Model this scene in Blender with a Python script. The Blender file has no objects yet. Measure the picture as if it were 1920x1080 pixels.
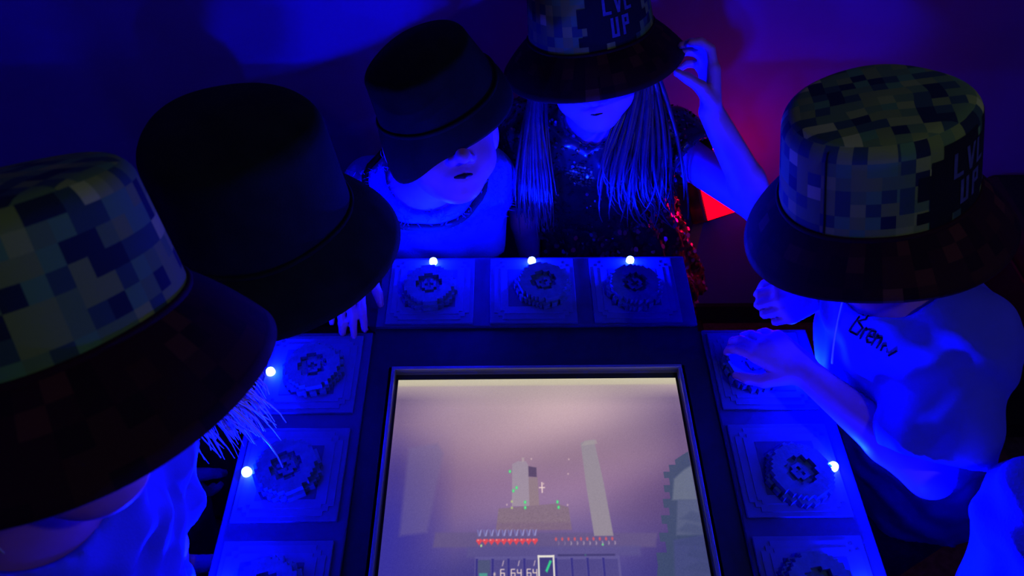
import bpy, bmesh, math, random
import numpy as np
from mathutils import Vector, Matrix

random.seed(7)
rng = np.random.default_rng(7)
SC = bpy.context.scene
COL = SC.collection

# ------------------------------------------------------------------ camera
cam_d = bpy.data.cameras.new('camera')
cam = bpy.data.objects.new('camera', cam_d)
COL.objects.link(cam)
cam_d.sensor_width = 36.0
cam_d.lens = 1450.0 / 1920.0 * 36.0
cam_d.clip_start = 0.02
cam.location = (0, 0, 1.64)
cam.rotation_euler = (math.radians(90 - 48.7), 0, math.radians(-0.57))
SC.camera = cam
cam_d.dof.use_dof = True          # small phone lens: only the nearest hat goes soft
cam_d.dof.focus_distance = 1.05
cam_d.dof.aperture_fstop = 9.0

# ------------------------------------------------------------------ world, exposure
w = bpy.data.worlds.new('world')
SC.world = w
w.use_nodes = True
w.node_tree.nodes['Background'].inputs[0].default_value = (0.0, 0.0, 0.0, 1)
w.node_tree.nodes['Background'].inputs[1].default_value = 0.0
SC.view_settings.view_transform = 'Standard'
SC.view_settings.look = 'None'
SC.view_settings.gamma = 1.0
SC.view_settings.exposure = 0.0
SC.view_settings.use_curve_mapping = False

# ------------------------------------------------------------------ light levels
LED_W = 7.0                     # each blue table LED
LED_COL = (0.0, 0.004, 1.0)
LAMP_W = 4.0                    # added dim fill light at the ceiling, for the hats
LAMP_COL = (0.80, 1.0, 0.78)
STRIP_W = (3.0, 0.8)            # added violet fill strips under the ceiling, left and right
STRIP_COL = (0.16, 0.03, 1.0)
RED_W = 1.0                     # red floor lamp
RED_COL = (1.0, 0.0, 0.07)
SCREEN_GAIN = 1.0

# ------------------------------------------------------------------ helpers
def link(o, parent=None):
    COL.objects.link(o)
    if parent is not None:
        o.parent = parent
    return o

def mesh_obj(name, V, F, mat=None, parent=None, smooth=False):
    me = bpy.data.meshes.new(name)
    if isinstance(V, np.ndarray) and isinstance(F, np.ndarray):
        n, m, q = len(V), len(F), F.shape[1]
        me.vertices.add(n)
        me.vertices.foreach_set('co', np.ascontiguousarray(V, dtype=np.float32).ravel())
        me.loops.add(m * q)
        me.loops.foreach_set('vertex_index', np.ascontiguousarray(F, dtype=np.int32).ravel())
        me.polygons.add(m)
        me.polygons.foreach_set('loop_start', np.arange(0, m * q, q, dtype=np.int32))
        me.update(calc_edges=True)
    else:
        me.from_pydata([tuple(v) for v in V], [], F)
        me.update()
    if smooth:
        me.polygons.foreach_set('use_smooth', np.ones(len(me.polygons), dtype=bool))
    if mat:
        me.materials.append(mat)
    return link(bpy.data.objects.new(name, me), parent)

def empty(name, loc=(0, 0, 0), rz=0.0):
    o = bpy.data.objects.new(name, None)
    o.empty_display_size = 0.05
    o.location = loc
    o.rotation_euler = (0, 0, rz)
    return link(o)

def tag(o, label=None, cat=None, group=None, kind=None):
    if label: o['label'] = label
    if cat: o['category'] = cat
    if group: o['group'] = group
    if kind: o['kind'] = kind
    return o

class MB:
    """collects boxes / prisms into one mesh"""
    def __init__(self): self.V, self.F = [], []
    def add(self, V, F):
        b = len(self.V)
        self.V += [tuple(v) for v in V]
        self.F += [tuple(i + b for i in f) for f in F]
    def box(self, x0, x1, y0, y1, z0, z1):
        V = [(x0,y0,z0),(x1,y0,z0),(x1,y1,z0),(x0,y1,z0),(x0,y0,z1),(x1,y0,z1),(x1,y1,z1),(x0,y1,z1)]
        self.add(V, [(3,2,1,0),(4,5,6,7),(0,1,5,4),(1,2,6,5),(2,3,7,6),(3,0,4,7)])
        return self
    def prism(self, pts, z0, z1):
        n = len(pts)
        V = [(x,y,z0) for x,y in pts] + [(x,y,z1) for x,y in pts]
        F = [tuple(range(n-1,-1,-1)), tuple(range(n,2*n))]
        F += [(i,(i+1)%n,n+(i+1)%n,n+i) for i in range(n)]
        self.add(V, F)
        return self
    def build(self, name, mat, parent=None, bevel=0.0, smooth=False):
        o = mesh_obj(name, self.V, self.F, mat, parent, smooth)
        if bevel:
            m = o.modifiers.new('bevel', 'BEVEL'); m.width = bevel; m.segments = 2; m.limit_method = 'ANGLE'
        return o

def lathe(profile, n=32):
    V, F = [], []
    for r, z in profile:
        for i in range(n):
            a = 2*math.pi*i/n
            V.append((r*math.cos(a), r*math.sin(a), z))
    for j in range(len(profile)-1):
        for i in range(n):
            a, b = j*n+i, j*n+(i+1) % n
            F.append((a, b, b+n, a+n))
    return V, F

# ------------------------------------------------------------------ materials
def mat(name, col, rough=0.6, spec=0.4, metal=0.0, var=0.0, scale=40.0, bump=0.0, bscale=200.0, sheen=0.0, coat=0.0):
    m = bpy.data.materials.new(name); m.use_nodes = True
    nt = m.node_tree; b = nt.nodes['Principled BSDF']
    b.inputs['Roughness'].default_value = rough
    b.inputs['Specular IOR Level'].default_value = spec
    b.inputs['Metallic'].default_value = metal
    b.inputs['Sheen Weight'].default_value = sheen
    b.inputs['Coat Weight'].default_value = coat
    tc = nt.nodes.new('ShaderNodeTexCoord')
    nz = nt.nodes.new('ShaderNodeTexNoise'); nz.inputs['Scale'].default_value = scale; nz.inputs['Detail'].default_value = 4
    nt.links.new(tc.outputs['Object'], nz.inputs['Vector'])
    rp = nt.nodes.new('ShaderNodeValToRGB')
    lo = [max(0, c*(1-var)) for c in col]; hi = [min(1, c*(1+var)) for c in col]
    rp.color_ramp.elements[0].position = 0.3; rp.color_ramp.elements[1].position = 0.7
    rp.color_ramp.elements[0].color = (*lo, 1); rp.color_ramp.elements[1].color = (*hi, 1)
    nt.links.new(nz.outputs['Fac'], rp.inputs['Fac'])
    nt.links.new(rp.outputs['Color'], b.inputs['Base Color'])
    if bump:
        n2 = nt.nodes.new('ShaderNodeTexNoise'); n2.inputs['Scale'].default_value = bscale; n2.inputs['Detail'].default_value = 3
        nt.links.new(tc.outputs['Object'], n2.inputs['Vector'])
        bp = nt.nodes.new('ShaderNodeBump'); bp.inputs['Strength'].default_value = bump; bp.inputs['Distance'].default_value = 0.002
        nt.links.new(n2.outputs['Fac'], bp.inputs['Height'])
        nt.links.new(bp.outputs['Normal'], b.inputs['Normal'])
    return m

def emit(name, col, strength):
    m = bpy.data.materials.new(name); m.use_nodes = True
    nt = m.node_tree
    for n in list(nt.nodes): nt.nodes.remove(n)
    e = nt.nodes.new('ShaderNodeEmission'); e.inputs[0].default_value = (*col, 1); e.inputs[1].default_value = strength
    o = nt.nodes.new('ShaderNodeOutputMaterial'); nt.links.new(e.outputs[0], o.inputs[0])
    return m

def camo(name, stops, cell=0.014, clump=32.0, bump=0.15):
    """pixel camouflage on the UV map (UVs are in metres)"""
    m = bpy.data.materials.new(name); m.use_nodes = True
    nt = m.node_tree; b = nt.nodes['Principled BSDF']
    b.inputs['Roughness'].default_value = 0.85; b.inputs['Specular IOR Level'].default_value = 0.15
    uv = nt.nodes.new('ShaderNodeUVMap')
    def snapped(c, off):
        ad = nt.nodes.new('ShaderNodeVectorMath'); ad.operation = 'ADD'; ad.inputs[1].default_value = off
        sn = nt.nodes.new('ShaderNodeVectorMath'); sn.operation = 'SNAP'; sn.inputs[1].default_value = (c, c, c)
        nt.links.new(uv.outputs[0], ad.inputs[0]); nt.links.new(ad.outputs[0], sn.inputs[0])
        return sn
    s1 = snapped(cell, (0.0, 0.0, 0.0005))
    wn = nt.nodes.new('ShaderNodeTexWhiteNoise'); wn.noise_dimensions = '3D'
    nt.links.new(s1.outputs[0], wn.inputs['Vector'])
    nz = nt.nodes.new('ShaderNodeTexNoise'); nz.inputs['Scale'].default_value = clump; nz.inputs['Detail'].default_value = 1
    nt.links.new(s1.outputs[0], nz.inputs['Vector'])
    mx = nt.nodes.new('ShaderNodeMath'); mx.operation = 'MULTIPLY_ADD'
    mx.inputs[1].default_value = 0.34; nt.links.new(wn.outputs['Value'], mx.inputs[0])
    sc = nt.nodes.new('ShaderNodeMath'); sc.operation = 'MULTIPLY'; sc.inputs[1].default_value = 0.66
    nt.links.new(nz.outputs['Fac'], sc.inputs[0]); nt.links.new(sc.outputs[0], mx.inputs[2])
    rp = nt.nodes.new('ShaderNodeValToRGB'); rp.color_ramp.interpolation = 'CONSTANT'
    els = rp.color_ramp.elements
    els[0].position = 0.0; els[0].color = (*stops[0][1], 1)
    els[1].position = stops[1][0]; els[1].color = (*stops[1][1], 1)
    for p, c in stops[2:]:
        e = els.new(p); e.color = (*c, 1)
    nt.links.new(mx.outputs[0], rp.inputs['Fac'])
    nt.links.new(rp.outputs['Color'], b.inputs['Base Color'])
    tc = nt.nodes.new('ShaderNodeTexCoord')
    n2 = nt.nodes.new('ShaderNodeTexNoise'); n2.inputs['Scale'].default_value = 500
    nt.links.new(tc.outputs['Object'], n2.inputs['Vector'])
    bp = nt.nodes.new('ShaderNodeBump'); bp.inputs['Strength'].default_value = bump; bp.inputs['Distance'].default_value = 0.001
    nt.links.new(n2.outputs['Fac'], bp.inputs['Height']); nt.links.new(bp.outputs['Normal'], b.inputs['Normal'])
    return m

M = {
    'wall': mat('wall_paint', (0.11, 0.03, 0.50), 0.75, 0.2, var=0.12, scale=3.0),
    'floor': mat('floor_carpet', (0.06, 0.03, 0.06), 0.9, 0.1, var=0.3, scale=60, bump=0.4),
    'ceil': mat('ceiling_paint', (0.05, 0.05, 0.06), 0.9, 0.1, var=0.1),
    'black': mat('black_laminate', (0.014, 0.016, 0.032), 0.45, 0.3, var=0.15),
    'rail': mat('rail_laminate', (0.03, 0.03, 0.14), 0.5, 0.3, var=0.1),
    'plate': mat('plate_plastic', (0.06, 0.07, 0.25), 0.55, 0.3, var=0.08),
    'inset': mat('inset_plastic', (0.07, 0.08, 0.30), 0.55, 0.3, var=0.08),
    'frame2': mat('frame_plastic', (0.07, 0.08, 0.34), 0.55, 0.3, var=0.08),
    'well': mat('well_plastic', (0.03, 0.03, 0.14), 0.5, 0.3, var=0.1),
    'knob': mat('knob_plastic', (0.06, 0.11, 0.28), 0.38, 0.5, var=0.2, scale=90, bump=0.25, bscale=300),
    'metal': mat('bezel_metal', (0.35, 0.36, 0.42), 0.35, 0.5, metal=0.6, var=0.05),
    'casing': mat('monitor_casing', (0.012, 0.012, 0.016), 0.4, 0.4),
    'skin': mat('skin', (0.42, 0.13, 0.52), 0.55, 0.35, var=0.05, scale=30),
    'lip': mat('lip', (0.25, 0.06, 0.07), 0.5, 0.3, var=0.05),
    'mouth': mat('mouth_inside', (0.02, 0.004, 0.01), 0.6, 0.2),
    'eye': mat('eye_white', (0.75, 0.75, 0.75), 0.2, 0.5),
    'white': mat('white_cotton_led_blue', (0.07, 0.07, 0.82), 0.8, 0.2, var=0.03, bump=0.15, bscale=600),  # white cotton with the LEDs' blue put into its base colour
    'knit': mat('white_knit_led_blue', (0.06, 0.07, 0.78), 0.85, 0.2, var=0.05, bump=0.5, bscale=350),  # white knit, blue LED light likewise put into the colour
    'darkcloth': mat('dark_cotton', (0.02, 0.02, 0.03), 0.85, 0.2, var=0.15),
    'greycloth': mat('grey_blue_cotton', (0.08, 0.08, 0.16), 0.85, 0.2, var=0.15),
    'denim': mat('denim', (0.05, 0.07, 0.14), 0.85, 0.2, var=0.2, scale=120),
    'shoe': mat('shoe_leather', (0.03, 0.03, 0.035), 0.5, 0.4, var=0.1),
    'blackhat': mat('black_twill', (0.012, 0.014, 0.016), 0.9, 0.1, var=0.25, scale=30, bump=0.2, bscale=500),
    'sequin': mat('sequin_black', (0.05, 0.04, 0.05), 0.16, 0.8, metal=0.3, var=0.2),
    'tulle': mat('tulle_black', (0.045, 0.012, 0.018), 0.7, 0.4, var=0.4, scale=80, bump=0.9, bscale=90),
    'blond': mat('blond_hair', (0.62, 0.50, 0.52), 0.40, 0.5, var=0.15, scale=60),
    'brown': mat('brown_hair', (0.075, 0.035, 0.055), 0.35, 0.6, var=0.25, scale=60),
    'ink': mat('black_print', (0.006, 0.006, 0.010), 0.8, 0.2),
    'letter': mat('pale_print', (0.07, 0.07, 0.22), 0.7, 0.2, var=0.25, scale=150),
    'gold': mat('gold_sequin', (0.6, 0.35, 0.12), 0.3, 0.6, metal=0.6),
    'cord': mat('pale_cord', (0.7, 0.85, 0.85), 0.25, 0.6),
}
GREEN = [(0.0, (0.012, 0.020, 0.040)), (0.37, (0.035, 0.070, 0.065)), (0.43, (0.11, 0.18, 0.065)),
         (0.50, (0.18, 0.225, 0.060)), (0.58, (0.10, 0.22, 0.085)), (0.64, (0.25, 0.29, 0.075)), (0.70, (0.42, 0.43, 0.14))]
MAROON = [(0.0, (0.012, 0.002, 0.010)), (0.42, (0.022, 0.003, 0.012)), (0.55, (0.036, 0.007, 0.013)), (0.64, (0.065, 0.014, 0.018)), (0.71, (0.10, 0.030, 0.032))]
M['camo'] = camo('green_pixel_camouflage', GREEN)
M['camored'] = camo('maroon_pixel_camouflage', MAROON, cell=0.016)

# ------------------------------------------------------------------ room shell
def struct(name, mb, m):
    o = mb.build(name, m); o['kind'] = 'structure'; return o
RX0, RX1, RY0, RY1, RZ = -1.9, 1.75, -1.3, 1.32, 2.25
struct('floor', MB().box(RX0-.05, RX1+.05, RY0-.05, RY1+.05, -0.06, 0.0), M['floor'])
struct('ceiling', MB().box(RX0-.05, RX1+.05, RY0-.05, RY1+.05, RZ, RZ+.06), M['ceil'])
struct('wall_back', MB().box(RX0-.05, RX1+.05, RY1, RY1+.06, 0.0, RZ), M['wall'])
struct('wall_left', MB().box(RX0-.06, RX0, RY0, RY1, 0.0, RZ), M['wall'])
struct('wall_right', MB().box(RX1, RX1+.06, RY0, RY1, 0.0, RZ), M['wall'])
struct('wall_front', MB().box(RX0-.05, RX1+.05, RY0-.06, RY0, 0.0, RZ), M['wall'])
bn = empty('bench', (1.36, 1.12, 0)); tag(bn, 'black padded bench against the back wall at the right edge of the photo', 'bench')
MB().box(-.30, .30, -.20, .185, .10, .46).build('box_base', M['black'], bn, bevel=.006)
MB().box(-.305, .305, -.21, .187, .46, .53).build('seat_pad', M['darkcloth'], bn, bevel=.02)
MB().box(-.27, .27, -.17, .185, 0.0, .10).build('plinth', M['black'], bn)
struct('baseboard_back', MB().box(RX0, RX1, RY1-.012, RY1, 0.0, 0.07), M['black'])

def lamp_obj(name, kind, loc, energy, col, parent=None, **kw):
    l = bpy.data.lights.new(name, kind); l.energy = energy; l.color = col
    for k, v in kw.items(): setattr(l, k, v)
    o = bpy.data.objects.new(name, l); o.location = loc
    return link(o, parent)

# added ceiling light out of view, brightens the hats
dl = empty('added_ceiling_light', (0.75, -0.10, RZ)); tag(dl, 'added round ceiling light out of view that brightens the hats', 'light')
V, F = lathe([(0.0, -0.035), (0.05, -0.035), (0.062, -0.03), (0.062, -0.0005), (0.0, -0.0005)], 28)
mesh_obj('housing', V, F, M['metal'], dl, True)
V, F = lathe([(0.0, -0.039), (0.045, -0.039), (0.045, -0.036)], 28)
mesh_obj('diffuser', V, F, emit('diffuser_glow', LAMP_COL, 1.0), dl, True)
lamp_obj('added_hat_fill', 'POINT', (0, 0, -0.08), LAMP_W, LAMP_COL, dl, shadow_soft_size=0.04)

# added violet strips out of view along the ceiling edges, tinting the wall
for nm, x in (('left', RX0+.12), ('right', RX1-.12)):
    s = empty('added_strip_light', (x, -0.1, RZ)); tag(s, 'added violet fill strip along the %s edge of the ceiling' % nm, 'light', 'added ceiling fill strips')
    MB().box(-.015, .015, -1.0, 1.0, -.012, -.0005).build('channel', M['metal'], s)
    MB().box(-.011, .011, -.98, .98, -.016, -.012).build('diffuser', emit('strip_glow_'+nm, STRIP_COL, 1.5), s)
    lamp_obj('strip_emitter', 'AREA', (0, 0, -0.03), STRIP_W[nm == 'right'], STRIP_COL, s, shape='RECTANGLE', size=0.04, size_y=1.9)

# ------------------------------------------------------------------ console table
TZ = 0.774
tb = empty('gaming_table', (0.042, 0.45, 0)); tag(tb, 'black cross-shaped gaming table with a monitor sunk into its middle', 'table')
def local(mb, ox=0.042, oy=0.45):
    mb.V = [(x-ox, y-oy, z) for x, y, z in mb.V]; return mb
t = MB()
t.box(-.187, .271, .640, .820, TZ-.05, TZ)            # far wing
t.box(-.338, -.162, -.02, .640, TZ-.05, TZ)           # left side
t.box(-.338, -.187, .640, .676, TZ-.05, TZ)
t.box(.242, .424, -.02, .640, TZ-.05, TZ)             # right side
t.box(.271, .424, .640, .676, TZ-.05, TZ)
t.box(-.162, .242, .618, .640, TZ-.05, TZ)
t.box(-.162, .242, -.02, .300, TZ-.05, TZ)            # near strip
local(t).build('table_top', M['black'], tb)
local(MB().box(-.162, .242, .300, .618, TZ-.06, TZ-.05)).build('monitor_shelf', M['black'], tb)
for r in ((-.187, .271, .684, .818), (-.336, -.189, 0.0, .674), (.274, .422, 0.0, .674)):
    local(MB().box(r[0], r[1], r[2], r[3], TZ, TZ+.006)).build('rail', M['rail'], tb, bevel=.0015)
local(MB().box(-.20, .285, .05, .60, 0.04, TZ-.06)).build('pedestal', M['black'], tb, bevel=.005)
local(MB().box(-.24, .325, .02, .63, 0.0, 0.04)).build('plinth', M['black'], tb, bevel=.004)

# ------------------------------------------------------------------ control panels
PW = 0.0625
def stepped(r, c, n):
    """square outline of half size r whose corners step in n times by c"""
    # one corner as staircase from top edge to right edge
    pts = []
    x, y = r-n*c, r
    pts.append((x, y))
    for k in range(n):
        y -= c; pts.append((x, y)); x += c; pts.append((x, y))
    out = []
    for k in range(4):
        a = -k*math.pi/2; ca, sa = round(math.cos(a)), round(math.sin(a))
        out += [(px*ca-py*sa, px*sa+py*ca) for px, py in pts]
    return out[::-1]

def knob_parts(variant):
    """three stacked pixel shapes: tooth ring, cap, centre"""
    c = 0.0042
    def cells(test):
        return [(i, j) for i in range(-13, 14) for j in range(-13, 14) if test(math.hypot(i, j), i, j)]
    def mesh(cs, z0, z1):
        s = set(cs); V = {}; VL = []; F = []
        def vid(i, j, z):
            k = (i, j, z)
            if k not in V:
                V[k] = len(VL); VL.append(((i-.5)*c, (j-.5)*c, z))
            return V[k]
        for i, j in cs:
            F.append((vid(i,j,z1), vid(i+1,j,z1), vid(i+1,j+1,z1), vid(i,j+1,z1)))
            for (di, dj, a, b) in ((-1,0,(0,1),(0,0)), (1,0,(1,0),(1,1)), (0,-1,(0,0),(1,0)), (0,1,(1,1),(0,1))):
                if (i+di, j+dj) not in s:
                    F.append((vid(i+a[0],j+a[1],z0), vid(i+b[0],j+b[1],z0), vid(i+b[0],j+b[1],z1), vid(i+a[0],j+a[1],z1)))
        return VL, F
    teeth = cells(lambda d, i, j: d < 9.6 and not (9.0 < d and (i+j+variant) % 3 == 0))
    cap = cells(lambda d, i, j: d < 8.4 and not (d < 4.3))
    hub = cells(lambda d, i, j: d < 2.6 and not (d < 1.2) and not (j > 1 and abs(i) < 1 + variant % 2))
    return mesh(teeth, 0, .009), mesh(cap, .009, .017), mesh(hub, .009, .014)

KV = [knob_parts(v) for v in range(3)]
LED_EM = emit('blue_led_glow', (0.10, 0.22, 1.0), 26.0)
def control_panel(cx, cy, ang, label, kdx, kdy, variant, krot):
    p = empty('control_panel', (cx, cy, TZ+.006), ang)
    tag(p, label, 'control panel', 'control panels round the gaming table')
    MB().box(-PW, PW, -PW, PW, 0, .004).build('plate', M['plate'], p, bevel=.0008)
    MB().prism(stepped(.0565, .006, 2), .004, .0052).build('border', M['inset'], p)
    MB().prism(stepped(.047, .005, 1), .0052, .0062).build('inset', M['frame2'], p)
    MB().box(-.036, .036, -.034, .038, .0062, .0066).build('well', M['well'], p)
    (v0, f0), (v1, f1), (v2, f2) = KV[variant]
    k = mesh_obj('knob', v0, f0, M['knob'], p); k.location = (kdx, kdy, .0066); k.rotation_euler = (0, 0, krot)
    mesh_obj('knob_cap', v1, f1, M['knob'], k); mesh_obj('knob_hub', v2, f2, M['knob'], k)
    # LED at the outer (local +y) edge
    V, F = lathe([(0.0060, 0), (0.0060, .003), (0.0053, .0058), (0.0032, .0080), (0.0, .0088)], 16)
    d = mesh_obj('led', V, F, LED_EM, p, True); d.location = (0, .0545, .0052)
    up = lamp_obj('led_emitter', 'SPOT', (0, .0545, .0145), LED_W, LED_COL, p, shadow_soft_size=.004, spot_size=math.radians(180), spot_blend=.015)
    up.rotation_euler = (math.pi, 0, 0)                   # the dome throws its light upwards
    lamp_obj('led_side_glow', 'POINT', (0, .050, .0155), LED_W*.28, LED_COL, p, shadow_soft_size=.004)
    return p
CP = [(-.111, .749, 0, 'leftmost control panel of the three along the far edge of the table', -.002, -.003, 0, .1),
      (.038, .749, 0, 'middle control panel of three along the far edge, dark square left of its knob', .015, .001, 1, .35),
      (.187, .749, 0, 'rightmost control panel of the three along the far edge, under the brightest far LED', -.001, -.004, 2, .6),
      (-.263, .603, math.pi/2, 'far control panel on the left side of the table, its LED left of the knob', 0, -.004, 1, .2),
      (-.263, .455, math.pi/2, 'near control panel on the left side, its LED below the hanging blond hair', 0, .004, 0, .45),
      (-.263, .307, math.pi/2, 'control panel at the bottom edge of the photo on the left side of the table', 0, 0, 2, .3),
      (.342, .603, -math.pi/2, 'control panel on the right side of the table with a hand on its knob', 0, -.012, 2, .3),
      (.342, .455, -math.pi/2, 'control panel on the right side below the bare forearm, with a lit blue LED', .012, .008, 1, .55),
      (.342, .307, -math.pi/2, 'control panel at the bottom edge of the photo on the right side of the table', 0, -.004, 0, .15)]
for c in CP: control_panel(*c)

# ------------------------------------------------------------------ monitor with its game picture
SW, SH = 0.376, 0.282
mon = empty('monitor', (0.040, 0.459, TZ-.05)); tag(mon, 'flat monitor lying face up in the table, showing a dim mauve block game', 'monitor')
MB().box(-.196, .196, -.150, .1565, 0.0, .040).build('casing', M['casing'], mon, bevel=.002)
b = MB()
b.box(-.1975, .1975, .1525, .1575, .040, .0545); b.box(-.1975, .1975, -.1525, -.1475, .040, .0545)
b.box(-.1975, -.1925, -.1475, .1525, .040, .0545); b.box(.1925, .1975, -.1475, .1525, .040, .0545)
b.build('bezel_rim', M['metal'], mon, bevel=.001)

def srgb(c):
    c = np.asarray(c, float)/255.0
    return np.where(c <= .04045, c/12.92, ((c+.055)/1.055)**2.4)

def picture(nx, ny):
    """colours of the game picture, haze and LED reflection mixed in, at (nx, ny) grid points; X to the right, Y down, in mm"""
    X, Y = np.meshgrid(np.linspace(0, 376, nx), np.linspace(0, 282, ny))
    img = np.zeros((ny, nx, 3))
    ys = np.array([0, 9, 12, 45, 118, 155, 190, 230, 282.])
    cs = np.array([(200,192,166),(196,184,162),(184,164,164),(197,168,175),(170,138,158),(150,118,152),(130,104,148),(102,86,148),(78,72,150)], float)
    for k in range(3): img[..., k] = np.interp(Y, ys, cs[:, k])*(1-(.26, .28, .15)[k]*np.clip(np.abs(X-188)/150, 0, 1.2)**2*np.clip(Y/25-.3, 0, 1))  # vignette painted in, dimmer towards the sides
    # low frequency cloud of the sky
    n = 0
    for _ in range(14):
        a, f_ = rng.uniform(0, 6.28), rng.uniform(.008, .035)
        n = n + np.sin((X*math.cos(a)*.6+Y*math.sin(a)*1.4)*f_*2+rng.uniform(0, 6.28))
    img += (n*2.2)[..., None]*np.array([1, .85, .7])*(Y > 10)[..., None]
    def soft(d, e=1.0): return np.clip(.5 - d/(2*e), 0, 1)
    def poly(pts, col, a=1.0, e=.7):
        d = np.full(X.shape, -1e9)
        P = np.array(pts, float); n_ = len(P)
        area = sum(P[i][0]*P[(i+1)%n_][1]-P[(i+1)%n_][0]*P[i][1] for i in range(n_))
        s = 1 if area > 0 else -1
        for i in range(n_):
            x0, y0 = P[i]; x1, y1 = P[(i+1) % n_]
            L = math.hypot(x1-x0, y1-y0)
            d = np.maximum(d, s*((X-x0)*(y1-y0)-(Y-y0)*(x1-x0))/L)
        m = soft(d, e)[..., None]*a
        img[:] = img*(1-m)+np.array(col, float)*m
    def rect(x0, x1, y0, y1, col, a=1.0, e=.6): poly([(x0,y0),(x1,y0),(x1,y1),(x0,y1)], col, a, e)
    def blob(x, y, rx, ry, col, a=1.0):
        d = (np.hypot((X-x)/rx, (Y-y)/ry)-1)*min(rx, ry)
        m = soft(d, .7)[..., None]*a; img[:] = img*(1-m)+np.array(col, float)*m
    # LED reflection and haze painted blue at the lower left; far pillar
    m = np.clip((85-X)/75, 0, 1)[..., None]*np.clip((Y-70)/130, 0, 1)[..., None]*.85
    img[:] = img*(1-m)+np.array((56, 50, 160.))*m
    poly([(22,104),(58,98),(66,112),(52,216),(20,220)], (116,104,150), .45, 2.5)
    # ground plateau
    poly([(62,216),(322,219),(318,236),(60,234)], (102,88,132), .75, 1.5)
    rect(100, 300, 234, 246, (92, 84, 140), .7, 2)
    # right pillar
    poly([(239,100),(246,96),(260,94),(265,155),(273,222),(246,222),(243,155)], (150,140,152), .95)
    poly([(246,96),(260,94),(262,100),(241,103)], (166,156,158), .6)
    # stone tower on a plinth
    poly([(153,128),(160,124),(170,124),(173,130),(174,184),(152,184)], (158,142,160))
    poly([(173,146),(184,146),(185,184),(173,184)], (146,124,136))
    poly([(173,131),(183,133),(183,146),(173,145)], (92,74,108))
    rect(165, 168, 119, 125, (176,158,164), .8)
    poly([(136,187),(206,181),(220,186),(222,214),(133,214)], (134,112,130), .95)
    rect(134, 222, 205, 216, (120,94,128), .5, 2)
    # speckle on the stone
    for _ in range(420):
        x, y = rng.uniform(135, 220), rng.uniform(185, 212)
        rect(x, x+rng.uniform(.6, 1.6), y, y+rng.uniform(.5, 1.2), (112,94,112) if rng.random() < .6 else (150,130,140), .35, .4)
    # green sparks and cross-hair
    for x, y in ((150,138),(154,164),(158,160),(168,179),(168,186),(207,179),(208,186)):
        blob(x, y, 1.4, 2.1, (70, 220, 120)); blob(x, y, .5, .9, (150, 240, 180), .7)
    for x, y in ((152,178),(152,186)): blob(x, y, 1.2, 1.6, (190, 210, 130), .8)
    rect(185.5, 192.5, 159.4, 160.8, (238,210,206)); rect(188.4, 189.7, 153, 167, (238,210,206))
    for x, y in ((191,155),(177,121),(224,122),(222,142),(146,182),(219,183)): blob(x, y, .8, 1.1, (220,190,190), .8)
    # stepped dark shape held at the right edge
    edge = [(376,112),(366,118),(357,124),(357,131),(348,131),(348,140),(340,140),(340,149),(346,149),(346,158),(338,158),(338,168),(344,168),
            (344,176),(334,176),(334,188),(340,188),(340,197),(329,197),(329,208),(335,208),(335,219),(324,219),(324,230),(330,230),(330,243),(318,243),(318,256),(312,282),(376,282)]
    P = edge
    inside = np.zeros(X.shape, bool)
    for i in range(len(P)):
        x0, y0 = P[i]; x1, y1 = P[(i+1) % len(P)]
        if y0 == y1: continue
        c_ = ((y0 > Y) != (y1 > Y)) & (X < (x1-x0)*(Y-y0)/(y1-y0)+x0)
        inside ^= c_
    img[inside] = img[inside]*.18+np.array((62,78,106.))*.82
    for pts, c_ in (([(376,132),(366,138),(352,150),(346,178),(376,178)], (112,118,138)), ([(352,178),(376,178),(376,222),(344,222)], (92,98,132)), ([(340,228),(376,222),(376,282),(334,282)], (70,74,128))):
        poly(pts, c_, .8, 1.5)
    for k in range(6): poly([(376,196+k*15),(366-(k%2)*7,192+k*15),(352-(k%3)*6,202+k*15),(376,208+k*15)], (58,66,108), .35, 2)
    # status icons: ten shields, ten hearts, ten drumsticks
    for k in range(10):
        x = 113.5+k*7.2
        poly([(x-2.7,213),(x-1,214),(x-.4,219),(x-1.4,221)], (120,116,178)); poly([(x+2.7,213),(x+1.2,214),(x-.6,221),(x+1.2,221)], (152,150,206))
        blob(x-1.5, 226.3, 1.9, 1.9, (226,78,92)); blob(x+1.5, 226.3, 1.9, 1.9, (226,78,92))
        poly([(x-3.3,227),(x+3.3,227),(x,232)], (222,72,88)); blob(x-1.2, 225.8, .7, .7, (250,170,170))
        x = 203+k*7.3
        blob(x, 225.5, 1.2, 2.0, (206,92,104)); blob(x+2.6, 230.5, 1.0, 1.9, (196,176,190) if k > 1 else (140,126,160), .85); blob(x+1.9, 230.3, .7, 1.3, (92,80,130), .9)
    blob(116, 232.5, 1.0, 1.4, (190,230,150)); blob(257, 232.5, 1.1, 1.3, (110,210,140)); blob(236, 245, 1.0, 1.2, (90,220,150))
    # row of nine slots
    rect(109, 275, 245.5, 274, (96,88,148), .9)
    rect(204, 270, 243.5, 246, (58,52,104), .7)
    for k in range(9):
        x = 111.2+k*18.1
        rect(x+1.6, x+16.4, 249.5, 270.5, (80,72,136), 1)
        rect(x-1.2, x+1.4, 248, 272, (52,46,128), .9)
    rect(112.5, 126.5, 249.5, 265, (78,84,120), .9); rect(114, 123.5, 264.5, 268.8, (76,150,142))
    seg = {'6': 'afgedc', '4': 'fgbc'}
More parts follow.
